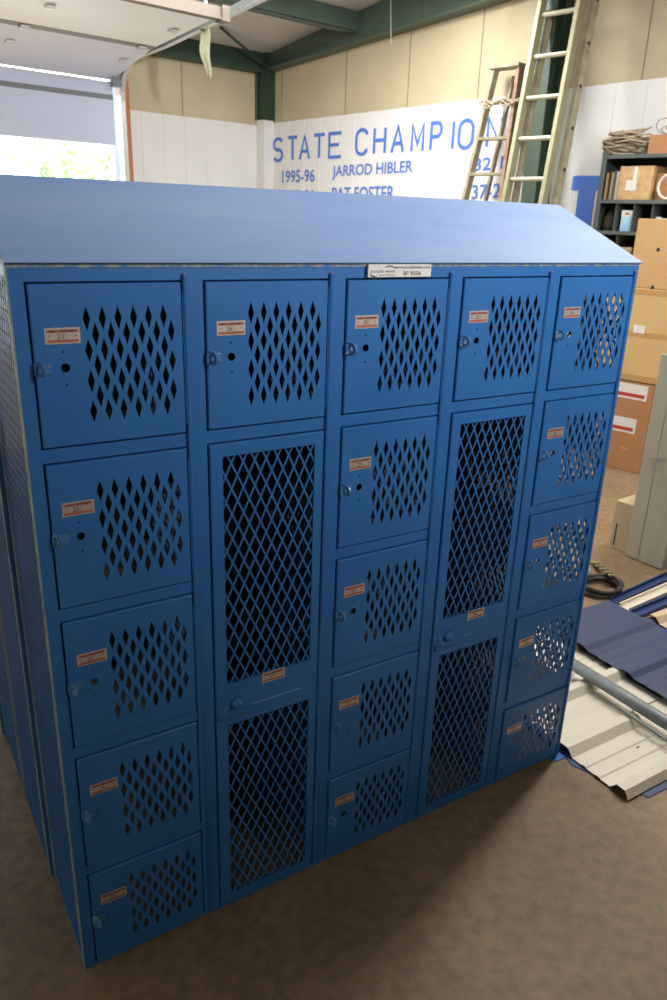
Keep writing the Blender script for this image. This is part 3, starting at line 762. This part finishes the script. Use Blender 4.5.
# ================================================================== SHELVING
sh = empty('shelving_unit', tuple(G(.31, .30, 0)))
tag(sh, 'dark grey-green steel shelving with small compartments, behind the cardboard boxes', 'shelves')
TS = Matrix.Translation(-G(.31, .30, 0)) @ TG(.31, .30)      # local x to the right, y to the wall
W, DP = 1.0, .29
LV = [2.09, 1.805, 1.60, 1.34, 1.1, .8, .4, .06]
for x in (0, W - .035):
    for y in (0, DP - .035):
        m = MB(); m.box((x, y, 0), (x + .035, y + .003, 2.12), M['steelshelf'], TS)
        xx = x if x == 0 else x + .032
        m.box((xx, y, 0), (xx + .003, y + .035, 2.12), M['steelshelf'], TS); m.build('post', sh)
for x in (.003, W - .006): 
    m = MB(); m.box((x, .01, 0), (x + .002, DP - .01, 2.10), M['steelshelf'], TS); m.build('side_panel', sh)
for i, z in enumerate(LV):
    m = MB(); m.box((.004, .004, z), (W - .004, DP - .004, z + .003), M['steelshelf'], TS); m.box((.001, -.002, z - .018), (W - .001, .002, z + .006), M['steelshelf'], TS)
    m.build('shelf', sh)
m = MB(); m.box((.01, DP - .004, 0), (W - .01, DP, 2.1), M['greendark'], TS); m.build('back_panel', sh)
for i, (z0, z1) in enumerate(((1.603, 1.785), (1.343, 1.582), (1.103, 1.322))):
    for k in range(1, 7 if i == 0 else 5):
        x = (.15 + .13 * (k - 1)) if i == 0 else .19 * k
        m = MB(); m.box((x, .003, z0), (x + .003, DP - .006, z1), M['steelshelf'], TS); m.build('divider', sh)

# things on the shelves
def placed(name, a, s, z, label, cat, group=None):
    r = empty(name, tuple(G(a, s, z)), math.atan2(-gs.y, -gs.x)); tag(r, label, cat, group); return r
rnd = random.Random(5)
# rope heap
rp = MB()
for k in range(46):
    cx, cy = rnd.uniform(-.10, .10), rnd.uniform(-.04, .04); R = rnd.uniform(.045, .115); h = rnd.uniform(.008, .155) * (1 - (abs(cx) / .16) ** 2)
    tx, ty = rnd.uniform(-2.2, 1.0), rnd.uniform(-1.0, 1.0); pts = []
    for q in range(18):
        a = 2 * PI * q / 18; x = cx + R * 1.2 * math.cos(a); y = cy + R * .55 * math.sin(a)
        pts.append((min(max(x, -.155), .17), y, max(.010 + .004 * (k % 3), h + tx * .25 * y + ty * .25 * x + .006 * math.sin(3 * a + k))))
    rp.tube(pts, .0058, M['rope'], 6, closed=True)
o = rp.build('rope_heap'); o.location = G(.19, .195, 2.097); o.rotation_euler = (0, 0, math.atan2(-gs.y, -gs.x))
tag(o, 'heap of tan rope coiled on top of the shelving', 'rope')
def carton(name, a, s, z, w, d, h, m, label, cat='box', extras=None, bev=.003, rz=0):
    r = empty(name, tuple(G(a, s, z)), math.atan2(-gs.y, -gs.x) + rz); tag(r, label, cat)
    b = MB(); b.box((0, 0, 0), (w, d, h), m); b.build('box_body', r, bev)
    if extras: extras(r)
    return r
def tape_strip(r, x0, x1, z0, z1, m='tape', y=-.0012, nm='tape'):
    return MB().box((x0, y, z0), (x1, .0005, z1), M[m]).build(nm, r)
def ob_ex(r):
    m = MB(); m.hexa([(0, 0, .13), (.15, 0, .13), (.16, -.02, .11), (-.01, -.02, .11), (0, 0, .133), (.15, 0, .133), (.16, -.022, .113), (-.01, -.022, .113)], M['card_orange']); 
    MB().box((.16, -.003, .055), (.185, .0, .075), M['holedark']).build('hand_hole', r)
carton('cardboard_box', .29, -.005, 2.094, .34, .22, .118, M['card_orange'], 'small orange-brown cardboard box on top of the shelving, beside the rope heap', extras=ob_ex)
wl = MB()
for k, (cx, R, tz) in enumerate(((.02, .07, .045), (.10, .085, .040), (.16, .06, .05), (.06, .09, .03))):
    pts = []
    for q in range(18):
        a = 2 * PI * q / 18; pts.append((cx + R * math.cos(a), .012 * k + .02 * math.sin(2 * a), .012 + tz * (1 + math.sin(a)) * (.9 if k % 2 else 1.05)))
    wl.tube(pts, .003, M['wire'], 5, closed=True)
o = wl.build('wire_coil'); o.location = G(.19, -.045, 2.213); o.rotation_euler = (0, 0, math.atan2(-gs.y, -gs.x))
tag(o, 'loose springy coil of grey wire on the small orange-brown box', 'wire')
# second shelf
def cb_ex(r):
    MB().box((.055, -.0015, .06), (.13, .0005, .125), M['paper']).build('paper_label', r)
    tape_strip(r, .10, .125, .12, .212, 'paper', -.001, 'torn_tape'); tape_strip(r, .01, .15, .018, .05, 'card_light', -.001, 'tape')
    tape_strip(r, .16, .19, .02, .19, 'card_light', -.001, 'tape')
carton('cardboard_box', .29, .165, 1.81, .235, .24, .214, M['card_worn'], 'taped tan cardboard box with a paper label, on the second shelf under the rope', extras=cb_ex)
for k, (w_, h_, mm, nm, lb) in enumerate(((.020, .175, 'card_light', 'book', 'tan book, leftmost of the books left of the taped box'), (.014, .185, 'bag', 'book', 'thin dark book, second of the books left of the taped box'),
        (.018, .18, 'yellowish', 'book', 'yellowish book in the middle of the books by the taped box'), (.016, .19, 'steelshelf', 'book', 'grey-green book, second nearest the taped box'), (.020, .186, 'paper', 'book', 'white book, nearest the taped box'))):
    x = .045 + [0, .022, .038, .058, .076][k] - .02
    r = empty(nm, tuple(G(.26, .30 - x, 1.81)), math.atan2(-gs.y, -gs.x)); tag(r, lb, 'book', 'books left of the taped box')
    m = MB(); m.box((0, 0, 0), (.002, .15, h_), M[mm]); m.box((w_ - .002, 0, 0), (w_, .15, h_), M[mm]); m.box((0, 0, 0), (w_, .002, h_), M[mm]); m.build('cover', r)
    MB().box((.002, .003, .003), (w_ - .002, .146, h_ - .003), M['paper']).build('page_block', r)
hs = MB()
for k in range(2):
    pts = [(.075 * math.cos(2 * PI * q / 24), -.004 + k * .014, .082 + .075 * math.sin(2 * PI * q / 24)) for q in range(24)]
    hs.tube(pts, .006, M['white'], 8, closed=True)
o = hs.build('hose_coil'); o.location = G(.308, -.20, 1.812); o.rotation_euler = (0, 0, math.atan2(-gs.y, -gs.x)); tag(o, 'coil of white tubing standing at the right of the taped box', 'hose')
bx = carton('cardboard_box', .25, -.08, 1.81, .30, .2, .17, M['card_orange'], 'dark orange cardboard box on the second shelf, behind the white tubing')
# third shelf
bg = MB(); N = 8
for i in range(N):
    t_ = i / (N - 1)
pts = [(0, 0, 0), (0, .0, .05), (.005, 0, .10), (.02, 0, .14), (.03, 0, .155)]
bg.tube(pts, [.05, .055, .045, .026, .01], M['bag'], 14)
o = bg.build('cloth_bag', smooth=True); o.location = G(.20, .225, 1.604); tag(o, 'dark slumped cloth bag in the leftmost compartment of the shelving', 'bag')
def can_ex(r):
    MB().box((.0, -.001, .095), (.077, .0005, .135), M['paper']).build('label_band', r); MB().box((.025, -.0015, .108), (.055, .0005, .122), M['platered']).build('printed_mark', r)
    MB().box((.01, -.001, .02), (.07, .0005, .06), M['canblue']).build('printed_panel', r)
carton('blue_package', .28, .112, 1.606, .078, .12, .138, M['canblue'], 'light blue and white package in a shelf compartment', 'package', can_ex, .002)
r = empty('plastic_bracket', tuple(G(.29, -.118, 1.606)), math.atan2(-gs.y, -gs.x)); tag(r, 'white plastic fitting on the shelf just above the top carton', 'fitting')
MB().tube([(.02, .04, 0), (.02, .04, .10)], .02, M['white'], 12).build('fitting_base', r); MB().tube([(.02, .04, .08), (.100, .04, .072)], .016, M['white'], 12).build('fitting_arm', r)
def sb_ex(r):
    MB().box((.012, -.001, .03), (.075, .0005, .07), M['paper']).build('label_band', r)
carton('small_carton', .28, .095, 1.346, .095, .12, .155, M['yellowish'], 'small yellowish carton on the fourth shelf, right above the locker roof corner', 'carton', sb_ex, .002)

# cartons on the floor
def big_lower(r):
    for zz in (.53, .29):
        m = MB(); m.box((.10, -.0015, zz - .015), (.325 if zz > .4 else .285, .0005, zz + .105 - .015), M['paper']); 
        m.box((.11, -.0022, zz + .0), (.31 if zz > .4 else .27, -.001, zz + .025), M['lred']); m.build('shipping_label', r)
    MB().box((.20, -.001, .155), (.26, .0005, .17), M['tape']).build('staple_mark', r)
carton('shipping_carton', .546, -.07, 0, .365, .19, .635, M['card_orange'], 'orange-brown carton on the floor, two white labels with red bars', 'carton', big_lower, .004)
def big_mid(r):
    for zz in (.575, .30, .01):
        tape_strip(r, .0, .62, zz, zz + .035)
    MB().box((.245, -.0025, .325), (.325, .0005, .375), M['paper']).build('small_label', r)
carton('shipping_carton', .552, .02, .640, .66, .20, .615, M['card_light'], 'light tan carton with tape bands, stacked on the labelled orange-brown carton', 'carton', big_mid, .004)
def big_top(r):
    m = MB(); m.add([(a, -.0008, b) for a, b in circ(.165, .245, .012)], [tuple(range(14))], M['black']); m.build('punched_hole', r)
    m = MB(); m.add([(.155, -.0008, .0), (.185, -.0008, .0), (.178, -.0008, .022), (.162, -.0008, .022)], [(0, 1, 2, 3)], M['holedark']); m.build('torn_notch', r)
carton('shipping_carton', .550, -.135, 1.257, .62, .19, .432, M['card'], 'plain tan carton with a small round hole, topmost of the stack', 'carton', big_top, .004)

# galvanised cabinet
cab = empty('metal_cabinet', (3.059, .958, 0), math.atan2(-.201, .018)); tag(cab, 'dull galvanised metal cabinet standing at the right edge beside the steel sheets', 'cabinet')
MB().box((0, .004, 0), (.213, .40, 1.062), M['galvcab']).build('cabinet_body', cab, .003)
MB().box((.0, -.010, .004), (.0745, .004, 1.065), M['galvcab']).build('door', cab, .002)
d = MB().box((.0775, -.010, .004), (.213, .004, 1.065), M['galvcab']).build('door', cab, .002)
m = MB(); m.tube([(.074, -.010, .56), (.074, -.028, .56)], .009, M['screw'], 10); m.box((.058, -.034, .552), (.100, -.026, .568), M['screw']); m.build('handle', cab, .002)
r = empty('narrow_carton', (3.066, 1.080, 0), math.atan2(-.201, .018)); tag(r, 'narrow yellowish carton on the floor, left of the galvanised cabinet', 'carton')
MB().box((0, .006, 0), (.110, .25, .27), M['yellowish']).build('box_body', r, .003)
MB().box((.022, .0045, .02), (.030, .007, .145), M['holedark']).build('slot', r)

# ================================================================== STEEL SHEETS ON THE FLOOR
def sheet_profile(y0, y1, ribs, h, w=.075, tw=.030, minor=True):
    """list of (y, z) across the sheet"""
    pts = [(y0, 0)]
    ev = []
    for r_ in ribs:
        ev.append((r_ - w / 2, 0)); ev.append((r_ - tw / 2, h)); ev.append((r_ + tw / 2, h)); ev.append((r_ + w / 2, 0))
    if minor:
        rs = sorted(ribs)
        for a, b in zip(rs[:-1], rs[1:]):
            for f_ in (.38, .62):
                c_ = a + (b - a) * f_; ev += [(c_ - .012, 0), (c_ - .006, h * .14), (c_ + .006, h * .14), (c_ + .012, 0)]
    ev.sort(key=lambda p: p[0])
    for p in ev:
        if y0 < p[0] < y1: pts.append(p)
    zl = 0
    pts.append((y1, 0)); return pts
def corr_sheet(name, x0, x1, y0, y1, ribs, z, h, m, label, th=.0012, skew=0, parts=None):
    pr = sheet_profile(y0, y1, ribs, h); mb = MB(); n = len(pr); vs = []
    for x in (x0, x1):
        for (y, zz) in pr: vs.append((x + skew * (y - y0), y, z + zz))
        for (y, zz) in pr: vs.append((x + skew * (y - y0), y, z + zz + th))
    fs = []
    for k in range(n - 1):
        fs.append((k, k + 1, 2 * n + k + 1, 2 * n + k)); fs.append((n + k, 3 * n + k, 3 * n + k + 1, n + k + 1))
        fs.append((k, n + k, n + k + 1, k + 1)); fs.append((2 * n + k, 2 * n + k + 1, 3 * n + k + 1, 3 * n + k))
    fs.append((0, 2 * n, 3 * n, n)); fs.append((n - 1, 2 * n - 1, 4 * n - 1, 3 * n - 1))
    mb.add(vs, fs, m); o = mb.build(name); tag(o, label, 'metal sheet'); return o
o = MB(); pts = [(1.518, -.065), (1.612, -.282), (1.95, -.29), (1.95, .30), (1.545, .30), (1.534, -.01)]
o.prism(pts, .0005, .003, M['sheetblue2']); o = o.build('steel_sheet'); tag(o, 'flat blue steel sheet lying lowest on the floor under the cream sheets', 'metal sheet')
o = corr_sheet('steel_sheet', 1.540, 1.895, -.262, .028, (-.232, -.007), .0065, .024, M['sheetwhite'], 'small cream ribbed steel sheet nearest the camera, by the locker foot')
MB().add([(1.775 + .008 * math.cos(k), -.115 + .003 * math.sin(k), .0084) for k in range(6)], [(0, 1, 2, 3, 4, 5)], M['black']).build('screw_hole', o)
corr_sheet('steel_sheet', 1.560, 2.085, .0285, .62, (.215, .445), .0065, .024, M['sheetwhite'], 'cream ribbed steel sheet between the lockers and the navy sheet')
corr_sheet('steel_sheet', 1.90, 2.53, -.45, .025, (-.41, -.185), .0050, .022, M['sheetwhite'], 'cream steel sheet under the right-hand end of the pipe')
corr_sheet('steel_sheet', 2.065, 2.50, -.42, .612, (.39, .172, -.05, -.275), .034, .012, M['sheetblue'], 'navy ribbed steel sheet lying across the cream sheets beside the lockers')
corr_sheet('steel_sheet', 2.56, 3.10, -.10, .455, (.42, .19, -.04), .008, .024, M['sheettan'], 'tan-streaked steel sheet beyond the navy one, at the right edge')
def flat_trim(x0, x1, y0, y1, sk, z, m, label):
    mb = MB(); a = [(x0, y0, z), (x1, y0 + sk, z), (x1, y1 + sk, z), (x0, y1, z)]
    mb.hexa(a + [(p[0], p[1], p[2] + .0015) for p in a], m)
    for yy in (0, 1):
        y = (y0, y1)[yy]; s_ = 1 if yy else -1
        b = [(x0, y - (.006 if yy else 0), z), (x1, y + sk - (.006 if yy else 0), z), (x1, y + sk + (0 if yy else .006), z), (x0, y + (0 if yy else .006), z)]
        mb.hexa(b + [(p[0], p[1], p[2] + .018) for p in b], m)
    o = mb.build('steel_trim'); tag(o, label, 'metal trim')
flat_trim(2.53, 3.4, .465, .520, .05, .002, M['sheetblue2'], 'narrow dark blue steel trim lying between the white trim and the tan-streaked sheet')
flat_trim(2.55, 3.4, .530, .590, .07, .002, M['sheetwhite'], 'white steel trim strip lying behind the navy sheet')
flat_trim(2.56, 3.4, .600, .650, .09, .002, M['sheetblue2'], 'blue steel trim strip farthest back, next to the black hose coil')
# pipe
pp = MB(); A = Vector((1.905, .30, .0585)); B = Vector((1.915, -.42, .0545)); ax = (B - A).normalized(); n = 20
vs = []; up = ax.orthogonal().normalized(); wv = ax.cross(up)
for p, rr in ((A, .0235), (B, .0235), (B, .021), (A, .021)):
    for q in range(n): vs.append(tuple(p + rr * (up * math.cos(2 * PI * q / n) + wv * math.sin(2 * PI * q / n))))
fs = []
for k in range(4):
    j = (k + 1) % 4
    for q in range(n): fs.append((k * n + q, k * n + (q + 1) % n, j * n + (q + 1) % n, j * n + q))
pp.add(vs, fs, M['pipe']); o = pp.build('metal_pipe', smooth=True); tag(o, 'grey galvanised pipe lying across the cream ribbed sheets', 'pipe')
o.data.shade_smooth()
p2 = MB(); A2 = Vector((1.856, .035, .041)); B2 = Vector((1.850, -.42, .036)); p2.tube([A2, B2], .0055, M['pipe'], 10); o = p2.build('metal_rod'); tag(o, 'thin steel rod lying alongside the galvanised pipe', 'rod')
# hose coil
hc = MB()
for k in range(3):
    R = .100 - .009 * (k % 2); pts = []
    for q in range(36):
        a = 2 * PI * q / 36; pts.append((R * math.cos(a) + .004 * k, R * .86 * math.sin(a), .0105 + .013 * k + .004 * math.sin(2 * a + k)))
    hc.tube(pts, .0098, M['hose'], 8, closed=True)
r = empty('cable_coil', (2.598, .742, 0)); tag(r, 'coiled black cable on the floor beside the blue steel trim', 'cable')
hc.build('coil', r)
m = MB(); m.tube([(.03 + .020 * math.cos(2 * PI * q / 14) * .6, .098, .030 + .034 * math.sin(2 * PI * q / 14)) for q in range(14)], .005, M['white'], 6, closed=True); m.build('tie', r)
sp = empty('striped_bar', (2.672, .745, .062), math.radians(56.6)); sp.rotation_euler[1] = math.radians(12); tag(sp, 'short yellow bar with black marks resting by the coiled cable', 'bar')
m = MB(); m.box((-.02, -.016, .0), (.285, .016, .008), M['yellow'])
for k in range(4): m.box((.0 + .065 * k, -.0165, -.0005), (.035 + .065 * k, .0165, .0085), M['black'])
m.build('bar_strip', sp, .001)

# ================================================================== LIGHT
def area(name, loc, rot, sx, sy, power, col=(1, 1, 1)):
    l = bpy.data.lights.new(name, 'AREA'); l.shape = 'RECTANGLE'; l.size = sx; l.size_y = sy; l.energy = power; l.color = col
    o = bpy.data.objects.new(name, l); COL.objects.link(o); o.location = loc; o.rotation_euler = rot; return o
def fixture(x, y, z, rz, power, label, col=(1, .97, .92), L_=2.4, lab=None):  # unseen fixtures put in to light the back of the room
    r = empty('unseen_ceiling_light', (x, y, z), rz); tag(r, label, 'light')
    MB().box((-L_ / 2, -.13, .02), (L_ / 2, .13, .07), M['white']).build('housing', r, .004)
    for yy in (-.07, .07): MB().tube([(-L_ / 2 + .03, yy, .0), (L_ / 2 - .03, yy, 0)], .018, M['white'], 10).build('tube', r)
    MB().tube([(-.8, 0, .07), (-.8, 0, roofz(0) + 2 - z if False else .5)], .004, M['wire'], 5).build('hanger', r)
    a = area('lamp_light', (x, y, z - .03), (0, 0, rz), L_, .3, power, col)
LIGHTS = [(3.3, .7, 3.3, 0.3, 85, 'unseen hanging fluorescent light put in above the steel sheets'),
          (2.6, 3.6, 3.4, 0.0, 120, 'unseen hanging fluorescent light put in above the floor behind the lockers')]
for x, y, z, rz, p, lb in LIGHTS: fixture(x, y, z, rz, p, lb)
FP = Vector((1.7, -2.6, 2.75)); FT = Vector((1.5, 1.6, 3.15))  # added spot: its cone brightens the locker tops and leaves the bottoms dim
fr = empty('added_flood_light', tuple(FP)); tag(fr, 'unseen flood light added high behind the camera', 'light')
q = (FT - FP).to_track_quat('-Z', 'Y'); Rm = q.to_matrix().to_4x4()
MB().box((-.22, -.16, .02), (.22, .16, .10), M['holedark'], Rm).build('lamp_housing', fr, .006)
MB().tube([(0, 0, .1), (0, 0, 1.6)], .008, M['holedark'], 6).build('hanger', fr)
l = bpy.data.lights.new('flood', 'SPOT'); l.energy = 800; l.spot_size = math.radians(112); l.spot_blend = 1; l.shadow_soft_size = .16; l.color = (1, .98, .95)
lo = bpy.data.objects.new('flood', l); COL.objects.link(lo); lo.location = FP; lo.rotation_euler = q.to_euler()
s = bpy.data.lights.new('sun', 'SUN'); s.energy = 14; s.angle = .01; s.color = (1, .96, .9)
so = bpy.data.objects.new('sun', s); COL.objects.link(so); so.rotation_euler = (math.radians(-38), math.radians(14), 0)   # high, from beyond the camera side
w = bpy.data.worlds.new('w'); sc.world = w; w.use_nodes = True
bg = w.node_tree.nodes['Background']; bg.inputs[0].default_value = (.80, .90, 1, 1); bg.inputs[1].default_value = 5.5

# ================================================================== CAMERA
cam = bpy.data.cameras.new('camera'); co = bpy.data.objects.new('camera', cam); COL.objects.link(co)
rx, rr, rz = 1.2151, .0343, -.5592
Mx = Matrix.Rotation(rz, 4, 'Z') @ Matrix.Rotation(rx, 4, 'X') @ Matrix.Rotation(rr, 4, 'Z')
co.matrix_world = Matrix.Translation((-.2080, -1.3254, 1.6189)) @ Mx
cam.sensor_fit = 'VERTICAL'; cam.sensor_height = 23.6; cam.lens = 755 / 1000 * 23.6; cam.clip_start = .02; cam.clip_end = 200
cam.dof.use_dof = True; cam.dof.focus_distance = 1.75; cam.dof.aperture_fstop = 5.0
sc.camera = co
sc.view_settings.view_transform = 'Standard'; sc.view_settings.look = 'None'; sc.view_settings.gamma = 1; sc.view_settings.use_curve_mapping = False
sc.view_settings.exposure = 0
